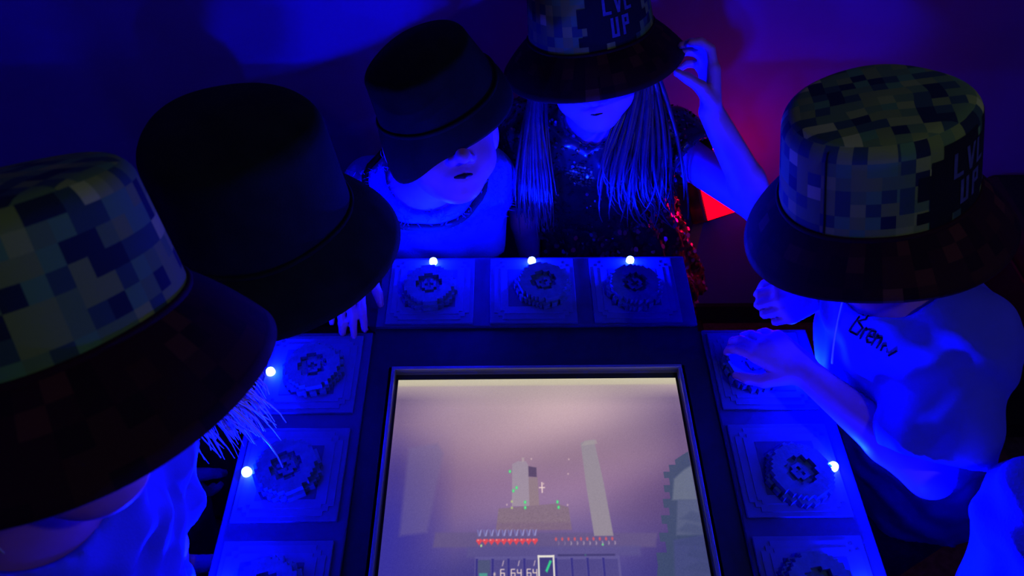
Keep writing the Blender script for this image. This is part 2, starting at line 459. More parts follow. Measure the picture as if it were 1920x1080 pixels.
    def digit(ch, x, y, w_=4.2, h_=8.4, col=(232,208,200)):
        q = .55
        S = {'a': (x, x+w_, y-q, y+q), 'g': (x, x+w_, y+h_/2-q, y+h_/2+q), 'd': (x, x+w_, y+h_-q, y+h_+q), 'f': (x-q, x+q, y, y+h_/2), 'b': (x+w_-q, x+w_+q, y, y+h_/2), 'e': (x-q, x+q, y+h_/2, y+h_), 'c': (x+w_-q, x+w_+q, y+h_/2, y+h_)}
        for s_ in seg[ch]: rect(*S[s_], col, .95, .5)
    digit('6', 138.5, 260.5); digit('6', 150.5, 260.5); digit('4', 157.5, 260.5); digit('6', 168.5, 260.5); digit('4', 175.3, 260.5)
    for x in (140, 158, 176): poly([(x,256.5),(x+.9,256.5),(x+2.4,250.5),(x+1.4,250.5)], (214,190,196), .9)
    blob(131.5, 266, 1.2, 2.2, (222,200,190), .8)
    # chosen slot with a white frame and a green stick
    for r in ((181,200,244.5,247.2),(181,200,270.5,273.3),(181,183,244.5,273.3),(198,200,244.5,273.3)): rect(*r, (232,226,214))
    rect(183, 198, 247.2, 270.5, (66,60,122)); poly([(189.2,262.5),(191.2,264.5),(197,251.5),(194.6,250.2)], (58,206,140))
    img += rng.normal(0, 2.2, img.shape[:2])[..., None]
    return srgb(np.clip(img, 0, 255))
NX, NY = 520, 392
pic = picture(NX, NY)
gx, gy = np.meshgrid(np.linspace(-SW/2, SW/2, NX), np.linspace(.141, .141-SH, NY))
V = np.stack([gx, gy, np.full(gx.shape, .0455)], -1).reshape(-1, 3)
ii = np.arange(NX*NY).reshape(NY, NX)
F = np.stack([ii[1:, :-1], ii[1:, 1:], ii[:-1, 1:], ii[:-1, :-1]], -1).reshape(-1, 4)
sm = bpy.data.materials.new('screen_picture'); sm.use_nodes = True
nt = sm.node_tree
for n in list(nt.nodes): nt.nodes.remove(n)
at = nt.nodes.new('ShaderNodeAttribute'); at.attribute_name = 'picture'
em = nt.nodes.new('ShaderNodeEmission'); em.inputs[1].default_value = SCREEN_GAIN
gl = nt.nodes.new('ShaderNodeBsdfGlossy'); gl.inputs['Roughness'].default_value = .25; gl.inputs['Color'].default_value = (.03, .03, .03, 1)
ad = nt.nodes.new('ShaderNodeAddShader'); ou = nt.nodes.new('ShaderNodeOutputMaterial')
nt.links.new(at.outputs['Color'], em.inputs[0]); nt.links.new(em.outputs[0], ad.inputs[0]); nt.links.new(gl.outputs[0], ad.inputs[1]); nt.links.new(ad.outputs[0], ou.inputs[0])
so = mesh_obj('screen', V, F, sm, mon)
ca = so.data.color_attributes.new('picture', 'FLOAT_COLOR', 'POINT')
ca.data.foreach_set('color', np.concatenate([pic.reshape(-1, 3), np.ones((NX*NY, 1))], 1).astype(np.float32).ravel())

# ------------------------------------------------------------------ distance-field bodies
def A3(p): return np.array(p, float)
def nrm(v): v = A3(v); return v/np.linalg.norm(v)

class Field:
    def __init__(s, lo, hi, h):
        s.lo = A3(lo); s.h = h
        s.n = np.ceil((A3(hi)-s.lo)/h).astype(int)+1
        s.ax = [s.lo[k]+h*np.arange(s.n[k]) for k in range(3)]
        s.D = np.full(tuple(s.n), 1.0, np.float32)
    def _sl(s, lo, hi):
        a = np.clip(np.floor((A3(lo)-s.lo)/s.h).astype(int), 0, s.n)
        b = np.clip(np.ceil((A3(hi)-s.lo)/s.h).astype(int)+1, 0, s.n)
        return tuple(slice(a[k], b[k]) for k in range(3))
    def _pts(s, sl):
        return (s.ax[0][sl[0]][:, None, None], s.ax[1][sl[1]][None, :, None], s.ax[2][sl[2]][None, None, :])
    def _put(s, sl, d, k, op):
        if min(d.shape) == 0: return
        c = s.D[sl]
        if op == 'add':
            if k > 0:
                hh = np.clip(.5+.5*(c-d)/k, 0, 1); r = c+(d-c)*hh-k*hh*(1-hh)
            else: r = np.minimum(c, d)
        else:
            d = -d
            if k > 0:
                hh = np.clip(.5-.5*(c-d)/k, 0, 1); r = c+(d-c)*hh+k*hh*(1-hh)
            else: r = np.maximum(c, d)
        s.D[sl] = r
    def cap(s, a, b, ra, rb, k=.012, op='add', lat=None, flat=1.0):
        a, b = A3(a), A3(b); R = max(ra, rb)+k+3*s.h
        sl = s._sl(np.minimum(a, b)-R, np.maximum(a, b)+R)
        x, y, z = s._pts(sl)
        px, py, pz = x-a[0], y-a[1], z-a[2]
        L = np.linalg.norm(b-a); wv = (b-a)/max(L, 1e-9)
        t = np.clip(px*wv[0]+py*wv[1]+pz*wv[2], 0, L)
        if lat is None:
            d = np.sqrt((px-t*wv[0])**2+(py-t*wv[1])**2+(pz-t*wv[2])**2)-(ra+(rb-ra)*t/max(L, 1e-9))
        else:
            lt = A3(lat)-wv*np.dot(lat, wv); lt /= np.linalg.norm(lt); dv = np.cross(wv, lt)
            qx, qy, qz = px-t*wv[0], py-t*wv[1], pz-t*wv[2]
            u = qx*lt[0]+qy*lt[1]+qz*lt[2]; v = (qx*dv[0]+qy*dv[1]+qz*dv[2])/flat; q = qx*wv[0]+qy*wv[1]+qz*wv[2]
            d = (np.sqrt(u*u+v*v+q*q)-(ra+(rb-ra)*t/L))*(.5+.5*flat)
        s._put(sl, d, k, op); return s
    def ell(s, c, r, axes=None, k=.012, op='add'):
        c, r = A3(c), A3(r); R = r.max()+k+3*s.h
        sl = s._sl(c-R, c+R); x, y, z = s._pts(sl)
        px, py, pz = x-c[0], y-c[1], z-c[2]
        ax = np.eye(3) if axes is None else np.array(axes)
        q = [(px*ax[i][0]+py*ax[i][1]+pz*ax[i][2])/r[i] for i in range(3)]
        k0 = np.sqrt(q[0]**2+q[1]**2+q[2]**2); k1 = np.sqrt((q[0]/r[0])**2+(q[1]/r[1])**2+(q[2]/r[2])**2)
        d = k0*(k0-1)/np.maximum(k1, 1e-6)
        s._put(sl, d, k, op); return s
    def cut(s, p, n):
        """remove everything on the side n points to"""
        n = nrm(n); x, y, z = s._pts((slice(None),)*3)
        s.D = np.maximum(s.D, ((x-p[0])*n[0]+(y-p[1])*n[1]+(z-p[2])*n[2]).astype(np.float32)); return s
    def folds(s, amp, waves):
        x, y, z = s._pts((slice(None),)*3)
        for (v, ph) in waves: s.D += (amp*np.sin(x*v[0]+y*v[1]+z*v[2]+ph+1.3*np.sin(x*v[1]*.6+z*v[0]*.5+y*v[2]*.4+ph))).astype(np.float32)
        return s
    def mesh(s):
        D = s.D; S = D < 0
        c = sum(S[i:S.shape[0]-1+i, j:S.shape[1]-1+j, k:S.shape[2]-1+k].astype(np.int8) for i in (0, 1) for j in (0, 1) for k in (0, 1))
        act = (c > 0) & (c < 8)
        I, J, K = np.nonzero(act)
        idx = np.full(act.shape, -1, np.int32); idx[I, J, K] = np.arange(len(I))
        pos = np.zeros((len(I), 3)); cnt = np.zeros(len(I))
        cor = [(i, j, k) for i in (0, 1) for j in (0, 1) for k in (0, 1)]
        for a in cor:
            for d in range(3):
                if a[d]: continue
                b = list(a); b[d] = 1
                va = D[I+a[0], J+a[1], K+a[2]]; vb = D[I+b[0], J+b[1], K+b[2]]
                m = (va < 0) != (vb < 0)
                tt = np.where(m, va/np.where(m, va-vb, 1), 0)
                for e in range(3): pos[:, e] += m*(a[e]+(tt if e == d else 0))
                cnt += m
        V = s.lo+s.h*(np.stack([I, J, K], 1)+pos/cnt[:, None])
        Q = []
        for d in range(3):
            e, g = (d+1) % 3, (d+2) % 3
            sa = [slice(None)]*3; sb = [slice(None)]*3
            sa[d] = slice(0, -1); sb[d] = slice(1, None)
            A, B = S[tuple(sa)], S[tuple(sb)]
            P = np.stack(np.nonzero(A != B), 1)
            ok = (P[:, e] > 0) & (P[:, g] > 0) & (P[:, e] < act.shape[e]) & (P[:, g] < act.shape[g])
            P = P[ok]; inside = A[P[:, 0], P[:, 1], P[:, 2]]
            def cell(de, dg):
                T = P.copy(); T[:, e] += de; T[:, g] += dg; return idx[T[:, 0], T[:, 1], T[:, 2]]
            q = np.stack([cell(-1, -1), cell(0, -1), cell(0, 0), cell(-1, 0)], 1)
            q[~inside] = q[~inside][:, ::-1]
            Q.append(q)
        Q = np.concatenate(Q); Q = Q[(Q >= 0).all(1)]
        return V, Q
    def build(s, name, m, parent, base):
        V, Q = s.mesh()
        return mesh_obj(name, V-A3(base), Q, m, parent, True)

def frame(u, f):
    u = nrm(u); f = A3(f); f = nrm(f-u*np.dot(f, u)); return u, f, np.cross(f, u)

def head(Fd, o, u, f, neck, sc=1.0):
    """skull, face, ears and neck; o = centre of the head at hat-band height"""
    u, f, s = frame(u, f)
    P = lambda a, b, c: A3(o)+(s*a+f*b+u*c)*sc
    ax = (s, f, u)
    R = lambda *r: tuple(v*sc for v in r)
    Fd.ell(P(0, -.006, -.004), R(.073, .090, .082), ax, 0)
    Fd.ell(P(0, .028, -.058), R(.057, .058, .066), ax, .03)
    for q in (-1, 1):
        Fd.ell(P(q*.030, .056, -.068), R(.026, .022, .026), ax, .015)
        Fd.ell(P(q*.073, -.004, -.042), R(.010, .020, .028), ax, .006)
        Fd.ell(P(q*.030, .094, -.024), R(.016, .010, .011), ax, .010, 'sub')
    Fd.ell(P(0, .060, -.102), R(.026, .022, .019), ax, .02)
    Fd.cap(P(0, .078, -.020), P(0, .098, -.054), .006*sc, .0095*sc, .008)
    Fd.ell(P(0, .100, -.056), R(.0105, .010, .009), ax, .004)
    for q in (-1, 1):
        Fd.ell(P(q*.0115, .090, -.060), R(.0078, .0088, .0066), ax, .004)
        Fd.ell(P(q*.0062, .097, -.0660), R(.0036, .0055, .0045), ax, .002, 'sub')
    Fd.ell(P(0, .074, -.083), R(.024, .014, .014), ax, .008)
    for q in (-1, 1): Fd.cap(P(q*.019, .077, -.0815), P(0, .0875, -.0775), .0035*sc, .0048*sc, .003)
    Fd.cap(P(-.017, .079, -.0865), P(.017, .079, -.0865), .0035*sc, .0035*sc, .003)
    Fd.ell(P(0, .0825, -.0885), R(.013, .0062, .0048), ax, .003)
    Fd.cap(P(0, -.022, -.075), neck, .043*sc, .046*sc, .02)
    return P, ax

def hand(Fd, wrist, d, n, tside, curls, sc=1.0, spread=.10, thumb=None):
    """d fingers' direction, n the way the palm faces, tside +1/-1 thumb side along cross(d,n)"""
    d = nrm(d); n = A3(n); n = nrm(n-d*np.dot(n, d)); l = np.cross(d, n)*tside
    W = A3(wrist)
    offs = [.021, .0072, -.0072, -.021]; reach = [.060, .063, .060, .054]
    lens = [(.028, .018, .015), (.031, .020, .016), (.029, .019, .015), (.022, .014, .013)]
    for i in range(4):
        kn = W+(d*reach[i]+l*offs[i])*sc
        Fd.cap(W+(d*.004+l*offs[i]*.62)*sc, kn, .0115*sc, .0098*sc, .006)
        dd = nrm(d+l*spread*(1.5-i)/1.5*.6); a = 0; p = kn
        for j in range(3):
            a += curls[i][j]
            v = dd*math.cos(a)+n*math.sin(a); q = p+v*lens[i][j]*sc
            Fd.cap(p, q, (.0076, .0070, .0063)[j]*sc*(1 if i < 3 else .9), (.0070, .0064, .0054)[j]*sc*(1 if i < 3 else .9), .0016); p = q
    tb_ = W+(d*.012+l*.017+n*.003)*sc
    t1, t2, t3 = thumb if thumb else ((.62, .62, .30), (.85, .30, .35), (.90, .15, .38))
    p = tb_
    for (cd, cl, cn), L, r0, r1 in ((t1, .032, .0125, .0095), (t2, .022, .0090, .0080), (t3, .018, .0078, .0060)):
        v = nrm(d*cd+l*cl+n*cn); q = p+v*L*sc; Fd.cap(p, q, r0*sc, r1*sc, .003); p = q

RELAX = [(.25, .35, .25)]*4
def bounds(pts, pad): P = np.array(pts); return P.min(0)-pad, P.max(0)+pad

def arm(Fd, S, E, Wr):
    S, E, Wr = A3(S), A3(E), A3(Wr)
    Fd.ell(S, (.040, .040, .040), None, .02)
    Fd.cap(S, E, .034, .026, .015); mid = E+(Wr-E)*.3
    Fd.cap(E, mid, .026, .027, .008); Fd.cap(mid, Wr, .027, .0185, .008)

def legs(Fd, K):
    for q in ('l', 'r'):
        Fd.cap(K['hip_'+q], K['knee_'+q], .062, .043, .02); Fd.cap(K['knee_'+q], K['ankle_'+q], .042, .028, .01)
        a = A3(K['ankle_'+q]); t_ = a+A3(K['toe'])*.12; Fd.cap(a+A3((0, 0, -.02)), (t_[0], t_[1], .030), .026, .020, .01)

def person(label, K, skin_h=.005, hands=(), shirt=None, pants='denim', sc=1.0, scale_torso=1.0, extra=None, hair_m='brown', cap_hair=.005):
    """K: joint positions in metres, world axes"""
    base = A3((K['pelvis'][0], K['pelvis'][1], 0))
    root = empty('person', tuple(base)); tag(root, label, 'person', 'children round the gaming table')
    pts = [K['o']] + [K[k] for k in K if k.startswith(('sh', 'el', 'wr', 'hip', 'knee', 'ankle', 'pelvis', 'neck'))]
    lo, hi = bounds(pts, .15); lo[2] = -.01; hi[2] = A3(K['o'])[2]+.11
    Fd = Field(lo, hi, skin_h)
    lat = A3(K['sh_l'])-A3(K['sh_r']); nb, pv = A3(K['neck']), A3(K['pelvis'])
    cw = nb+(pv-nb)*.35; ts = scale_torso
    ch = nb+(pv-nb)*.12
    Fd.cap(ch, cw, .088*ts, .100*ts, .02, lat=lat, flat=.66); Fd.cap(cw, pv, .098*ts, .105*ts, .03, lat=lat, flat=.72)
    Fd.cap(K['sh_l'], K['sh_r'], .040, .040, .03)
    P, ax = head(Fd, K['o'], K['u'], K['f'], nb+(nb-pv)*.02, sc)
    for q in ('l', 'r'): arm(Fd, K['sh_'+q], K['el_'+q], K['wr_'+q])
    for hd in hands: hand(Fd, *hd)
    legs(Fd, K)
    if extra: extra(Fd)
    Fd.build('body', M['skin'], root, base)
    # eyes
    for q in (-1, 1):
        E = Field(P(q*.030, .076, -.024)-.016, P(q*.030, .076, -.024)+.016, .003); E.ell(P(q*.030, .0755, -.024), (.0105,)*3, None, 0)
        ey_ = E.build('eye', M['eye'], root, base)
        E = Field(P(q*.030, .083, -.024)-.012, P(q*.030, .083, -.024)+.012, .0015); E.ell(P(q*.030, .0832, -.0245), (.0048, .0036, .0048), ax, 0)
        E.build('iris', M['mouth'], ey_, base)
    # hair close to the skull
    E = Field(P(0, 0, 0)-.14, P(0, 0, 0)+.14, .005); g_ = cap_hair
    E.ell(P(0, -.008, -.004), (.073*sc+g_, .090*sc+g_, .082*sc+g_), ax, 0).ell(P(0, -.035, -.052), (.062*sc+g_, .052*sc+g_, .050*sc), ax, .02)
    E.ell(P(0, .098, -.075), (.066*sc, .075*sc, .085*sc), ax, .012, 'sub')
    for q in (-1, 1): E.ell(P(q*.080, .004, -.045), (.02, .028, .034), ax, .008, 'sub')
    E.folds(.0012, [((160, 40, 20), .3), ((30, 190, 60), 1.1)])
    E.build('hair', M[hair_m], root, base)
    # trousers and shoes
    if pants:
        Fp = Field(lo, np.array([hi[0], hi[1], pv[2]+.10]), .008)
        Fp.cap(pv+(nb-pv)*.10, pv, .108*ts, .115*ts, .02, lat=lat, flat=.76)
        for q in ('l', 'r'):
            Fp.cap(K['hip_'+q], K['knee_'+q], .073, .054, .02); Fp.cap(K['knee_'+q], K['ankle_'+q], .054, .044, .01)
        Fp.build('trousers', M[pants], root, base)
    for q in ('l', 'r'):
        a = A3(K['ankle_'+q]); t_ = a+nrm(K['toe'])*.13
        Fs = Field(np.minimum(a, t_)-.07, np.maximum(a, t_)+.07, .006)
        Fs.cap((a[0], a[1], .034), (t_[0], t_[1], .030), .040, .033, .01).cap(a+A3((0, 0, -.01)), (a[0], a[1], .05), .038, .042, .01).cut((0, 0, .002), (0, 0, -1))
        Fs.build('shoe', M['shoe'], root, base)
    return root, base, Fd, P, ax, lat

def shirt(root, base, K, m, name='shirt', h=.006, infl=.012, sleeve=.75, sleeves='lr', waves=None, amp=.0022, hem=.02, ts=1.0, neck_r=.062, sl_r=.050):
    nb, pv = A3(K['neck']), A3(K['pelvis'])
    pts = [K['neck'], K['pelvis'], K['sh_l'], K['sh_r']]+[A3(K['sh_'+q])+(A3(K['el_'+q])-A3(K['sh_'+q])) for q in sleeves]
    lo, hi = bounds(pts, .16)
    Fd = Field(lo, hi, h); lat = A3(K['sh_l'])-A3(K['sh_r'])
    cw = nb+(pv-nb)*.35; ch = nb+(pv-nb)*.12
    Fd.cap(ch, cw, .088*ts+infl, .102*ts+infl, .02, lat=lat, flat=.70); Fd.cap(cw, pv+(pv-nb)*.12, .102*ts+infl, .125*ts+infl, .03, lat=lat, flat=.76)
    Fd.cap(K['sh_l'], K['sh_r'], .040+infl, .040+infl, .03)
    ends = []
    for q in sleeves:
        S, E = A3(K['sh_'+q]), A3(K['el_'+q]); e = S+(E-S)*(sleeve[q] if isinstance(sleeve, dict) else sleeve)
        Fd.ell(S, (.050+infl*.3,)*3, None, .02); Fd.cap(S, e, .040+infl, sl_r, .015); ends.append((S, E, e))
    if waves: Fd.folds(amp, waves)
    for S, E, e in ends:
        v = nrm(E-S)
        sl = Fd._sl(e-.09, e+.09); x, y, z = Fd._pts(sl)
        # cut the sleeve square at its hem, then hollow it
        dd = (x-e[0])*v[0]+(y-e[1])*v[1]+(z-e[2])*v[2]
        r2 = np.sqrt((x-e[0])**2+(y-e[1])**2+(z-e[2])**2)
        Fd.D[sl] = np.where(r2 < .088, np.maximum(Fd.D[sl], dd), Fd.D[sl])
        Fd.cap(e-v*.035, e+v*.03, .028, sl_r-.004, .002, 'sub')
    Fd.cut(pv+(pv-nb)*hem, pv-nb)
    Fd.ell(nb+(nb-pv)*.08, (neck_r,)*3, None, .006, 'sub')
    o = Fd.build(name, m, root, base)
    return o, Fd

# ------------------------------------------------------------------ bucket hats
def hat(root, base, o, axis, front, crown_m, brim_m, rb=.095, rt=.086, H=.095, L=.066, slope=50, droop=None, wob=.003, patch=None, seam=None, name='bucket_hat', seed=1, ell=1.05, rnd=.020, dome=0.0):
    u, f, s = frame(axis, front)
    rs = np.random.default_rng(seed); ph = rs.uniform(0, 6.28, 6)
    N = 96; o = A3(o)-base
    def ringpt(th, r, z):
        wv = 1+(wob/r if r > .02 else 0)*(math.sin(2*th+ph[0])*.7+math.sin(3*th+ph[1])*.6+math.sin(5*th+ph[2])*.3)
        return o+(f*math.cos(th)*ell+s*math.sin(th))*(r*wv)+u*z
    prof = []
    HS = H*.80; RR = rnd                                   # straight part of the side, radius of the soft top edge
    for t_ in np.linspace(0, 1, 9): prof.append((rb+(rt-rb)*t_, HS*t_))
    for p_ in np.linspace(.2, 1, 6): prof.append((rt-RR*(1-math.cos(p_*1.35)), HS+(H-HS)*math.sin(p_*1.35)/math.sin(1.35)))
    rl_ = prof[-1][0]
    for t_ in np.linspace(.85, .02, 8): prof.append((rl_*t_, H+.004*(1-t_)+dome*(1-t_*t_)))
    V, F, UV = [], [], []
    side = 12
    for r, z in prof:
        for i in range(N): V.append(ringpt(2*math.pi*i/N, r, z))
    for j in range(len(prof)-1):
        for i in range(N):
            k = (i+1) % N
            F.append((j*N+i, j*N+k, (j+1)*N+k, (j+1)*N+i))
            th0, th1 = 2*math.pi*i/N, 2*math.pi*(i+1)/N
            if j < side:
                UV += [(th0*rb, prof[j][1]), (th1*rb, prof[j][1]), (th1*rb, prof[j+1][1]), (th0*rb, prof[j+1][1])]
            else:
                UV += [(1.3+prof[jj][0]*math.cos(t_), .7+prof[jj][0]*math.sin(t_)) for jj, t_ in ((j, th0), (j, th1), (j+1, th1), (j+1, th0))]
    c0 = len(V); V.append(o+u*(H+.004+dome)); last = (len(prof)-1)*N
    for i in range(N):
        k = (i+1) % N; F.append((last+i, last+k, c0))
        th0, th1 = 2*math.pi*i/N, 2*math.pi*(i+1)/N; r = prof[-1][0]
        UV += [(1.3+r*math.cos(th0), .7+r*math.sin(th0)), (1.3+r*math.cos(th1), .7+r*math.sin(th1)), (1.3, .7)]
    h_ = mesh_obj(name, V, F, crown_m, root, True)
    uvl = h_.data.uv_layers.new(name='UVMap'); uvl.data.foreach_set('uv', np.array(UV, np.float32).ravel())
    # brim: outer face, inner face, edge
    V, F, UV = [], [], []
    S = 9; a = math.radians(slope)
    def brim_pt(th, t_, off):
        Lx, aa = L, a
        if droop:
            e, da = droop(th); Lx += e; aa += da
        r = rb+.0015+Lx*t_*math.cos(aa*(.85+.15*t_)); z = .002-Lx*t_*math.sin(aa*(.85+.15*t_))
        z += .0035*t_*(math.sin(2*th+ph[3])+.6*math.sin(3*th+ph[4]))
        return ringpt(th, r-off*math.sin(a), z-off*math.cos(a))
    rows = [(t_, 0.0) for t_ in np.linspace(0, 1, S)]+[(t_, .0025) for t_ in np.linspace(1, 0, S)]
    for t_, off in rows:
        for i in range(N): V.append(brim_pt(2*math.pi*i/N, t_, off))
    for j in range(len(rows)-1):
        for i in range(N):
            k = (i+1) % N; F.append((j*N+k, j*N+i, (j+1)*N+i, (j+1)*N+k))
            th0, th1 = 2*math.pi*i/N, 2*math.pi*(i+1)/N; v0, v1 = rows[j][0]*L, rows[j+1][0]*L; rr = rb+.02
            UV += [(th1*rr, v0), (th0*rr, v0), (th0*rr, v1), (th1*rr, v1)]
    b_ = mesh_obj('brim', V, F, brim_m, h_, True)
    uvl = b_.data.uv_layers.new(name='UVMap'); uvl.data.foreach_set('uv', np.array(UV, np.float32).ravel())
    # raised stitching band along the crown foot
    V, F = [], []
    for r, z in ((rb+.0025, .0), (rb+.0032, .003), (rb+.0012, .0055), (rb-.001, .005)):
        for i in range(N): V.append(ringpt(2*math.pi*i/N, r, z))
    for j in range(3):
        for i in range(N): F.append((j*N+i, j*N+(i+1) % N, (j+1)*N+(i+1) % N, (j+1)*N+i))
    mesh_obj('band_seam', V, F, brim_m, h_, True)
    def crown_at(th, z, lift):
        r_ = rb+(rt-rb)*min(1, z/(H*.80))
        if z > H*.80: r_ = rt-rnd*(1-math.cos(math.asin(min(1, (z-H*.80)/(H*.20)*math.sin(1.35)))))
        return ringpt(th, r_+lift, z)
    def wrapped(quads, nm, m, lift):
        V, F = [], []
        for (x0, x1, y0, y1, sk) in quads:        # metres along the crown and up it; sk leans the top
            n = max(1, int(abs(x1-x0)/.004)); bi = len(V)
            for i in range(n+1):
                xx = x0+(x1-x0)*i/n
                V.append(crown_at(-th0_-xx/rb, y0, lift)); V.append(crown_at(-th0_-(xx+sk)/rb, y1, lift))
            for i in range(n): q = bi+2*i; F.append((q, q+2, q+3, q+1))
        mesh_obj(nm, V, F, m, h_, False)
    if patch:
        th0_, flip = patch
        cells = []
        c = .0125
        shape = ["0011110110", "0111111111", "1111111111", "1111111110", "0111111111", "1111111100", "0110111000"]
        for j, row in enumerate(shape):
            for i, ch_ in enumerate(row):
                if ch_ == '1': cells.append(((i-5)*c, (i-4)*c, .0885-(j+1)*c, .0885-j*c, 0))
        wrapped(cells, 'dark_print', M['ink'], .0005)
        q = []; wl, st = .016, .0042
        def Lr(x, y, hgt): return [(x, x+st, y, y+hgt, 0), (x+st, x+wl-.003, y, y+st, 0)]
        def Vr(x, y, hgt): return [(x+.0055, x+.0055+st, y, y+hgt, -.0055), (x+.0055, x+.0055+st, y, y+hgt, .0055)]
        def Ur(x, y, hgt): return [(x, x+st, y, y+hgt, 0), (x+wl-.004-st, x+wl-.004, y, y+hgt, 0), (x+st, x+wl-.004-st, y, y+st, 0)]
        def Pr(x, y, hgt): return [(x, x+st, y, y+hgt, 0), (x+st, x+wl-.004, y+hgt-st, y+hgt, 0), (x+st, x+wl-.004, y+hgt*.45, y+hgt*.45+st, 0), (x+wl-.004-st, x+wl-.004, y+hgt*.45+st, y+hgt-st, 0)]
        q += Lr(-.026, .050, .026)+Vr(-.009, .050, .026)+Lr(.009, .050, .026)
        q += Ur(-.016, .019, .026)+Pr(.002, .019, .026)
        wrapped(q, 'lettering', M['letter'], .0011)
    if seam is not None:
        V, F = [], []
        for j in range(12):
            z = H*.92*j/11
            for dx, lf in ((-.0012, .0003), (0, .0016), (.0012, .0003)): V.append(crown_at(-seam+dx/rb, z, lf))
        for j in range(11):
            for i in range(2): F.append((3*j+i, 3*j+i+1, 3*j+i+4, 3*j+i+3))
        mesh_obj('side_seam', V, F, M['ink'], h_, True)
    return h_

# ------------------------------------------------------------------ hair locks
def hair(root, base, paths, m, name='hair', sides=5, taper=.85):
    V, F = [], []
    for pts, rad in paths:
        P = np.array(pts); n = len(P); T = np.gradient(P, axis=0); T /= np.linalg.norm(T, axis=1)[:, None]
        ref = np.array([.3, .9, .2]); b = len(V)
        for i in range(n):
            a = np.cross(T[i], ref); a /= np.linalg.norm(a); c = np.cross(T[i], a)
            r = rad*(1-(i/(n-1))**2*taper)*(1-.4*taper*(1-min(1, i/2)))
            for k in range(sides):
                an = 2*math.pi*k/sides; V.append(P[i]+(a*math.cos(an)*(1+.7*taper)+c*math.sin(an)*(1-.23*taper))*r-base)
        for i in range(n-1):
            for k in range(sides):
                k2 = (k+1) % sides; F.append((b+i*sides+k, b+i*sides+k2, b+(i+1)*sides+k2, b+(i+1)*sides+k))
    return mesh_obj(name, V, F, m, root, True)

def bez(p0, p1, p2, p3, n=14):
    p0, p1, p2, p3 = map(A3, (p0, p1, p2, p3)); t_ = np.linspace(0, 1, n)[:, None]
    return (1-t_)**3*p0+3*(1-t_)**2*t_*p1+3*(1-t_)*t_*t_*p2+t_**3*p3

# ------------------------------------------------------------------ the children
from mathutils.bvhtree import BVHTree
def legpose(K, toe, hipw=.058, stance=.075):
    pv = A3(K['pelvis']); K['toe'] = nrm((toe[0], toe[1], 0)); sd = A3((-K['toe'][1], K['toe'][0], 0))
    for q, sg in (('l', 1), ('r', -1)):
        K['hip_'+q] = pv+sd*sg*hipw+A3((0, 0, -.03))
        foot = pv+sd*sg*stance
        K['ankle_'+q] = A3((foot[0], foot[1], .065)); K['knee_'+q] = (A3(K['hip_'+q])+A3(K['ankle_'+q]))/2+K['toe']*.02
    return K

WAVES = [((70, 35, 60), .3), ((-45, 80, 40), 1.7), ((30, -60, 85), 4.0)]

# --- girl in the middle, holding her brim
K = dict(o=(.128, 1.040, 1.018), u=(-.156, .233, .96), f=(-.04, -1, -.12), neck=(.150, 1.045, .862),
         sh_l=(.268, 1.035, .828), el_l=(.398, .885, .815), wr_l=(.306, .955, .948),
         sh_r=(.045, 1.070, .82), el_r=(.03, 1.08, .655), wr_r=(.05, 1.03, .52), pelvis=(.165, 1.13, .50))
legpose(K, (0, -1))
PINCH = [(.15, .75, .65), (.30, .85, .65), (.45, .9, .6), (.6, .9, .6)]
gr, gb, gF, gP, gax, glat = person('girl with long hair and dark sequined dress, one hand raised to her camouflage hat brim', K, .0036,
    hands=[((.306, .955, .948), (-.08, .62, .78), (-1, -.05, .05), 1, PINCH, 1.0, .05, ((.75, .25, .62), (.60, .05, .85), (.55, 0, .9))),
           ((.05, 1.03, .52), (.1, -.1, -1), (.2, 1, 0), 1, RELAX)], pants=None)
dress, dF = shirt(gr, gb, K, M['sequin'], 'dress', sleeve={'l': .30, 'r': .80}, sl_r=.056, waves=WAVES, amp=.002, neck_r=.058, infl=.016)
# full skirt
Fs = Field(A3(K['pelvis'])-A3((.34, .30, .24)), A3(K['pelvis'])+A3((.34, .30, .20)), .009)
pv = A3(K['pelvis'])
Fs.cap(pv+A3((.01, -.03, .16)), pv+A3((.055, -.01, -.14)), .125, .205, .02, lat=(1, 0, 0), flat=.85)
x, y, z = Fs._pts((slice(None),)*3); th = np.arctan2(y-pv[1], x-pv[0])
Fs.D += (.008*np.sin(th*17+np.sin(z*40)*1.2)+.004*np.sin(th*41+z*60)).astype(np.float32)
Fs.cut(pv+A3((0, 0, -.12)), (0, 0, -1)); Fs.cut(pv+A3((0, 0, .16)), (0, 0, 1)); Fs.cut((0, 1.30, 0), (0, 1, 0))
Fs.build('skirt', M['tulle'], gr, gb)
# loose sequins on dress and skirt
def sequins(Fx, count, keep, r, name, m, parent):
    V, Q = Fx.mesh(); c = V[Q].mean(1); nn = np.cross(V[Q[:, 1]]-V[Q[:, 0]], V[Q[:, 3]]-V[Q[:, 0]])
    L = np.linalg.norm(nn, axis=1); ok = (L > 1e-12) & keep(c); c, nn = c[ok], nn[ok]/L[ok][:, None]
    pick = rng.choice(len(c), min(count, len(c)), replace=False); VV, FF = [], []
    for i in pick:
        n = nrm(nn[i]+rng.normal(0, .38, 3)); a = nrm(np.cross(n, (.3, .5, .8))); b = np.cross(n, a); k = len(VV)
        rr = r*rng.uniform(.7, 1.2)
        for t_ in range(6): VV.append(c[i]+n*.002+(a*math.cos(t_*1.0472)+b*math.sin(t_*1.0472))*rr-gb)
        FF.append(tuple(range(k, k+6)))
    o = mesh_obj(name, VV, FF, m, parent); o['kind'] = 'stuff'; return o
SEQ = mat('sequin_shiny', (0.22, 0.16, 0.20), 0.12, 0.9, metal=0.85, var=0.2)
sequins(dF, 2600, lambda c: c[:, 1] < 1.12, .0026, 'sequins', SEQ, gr)
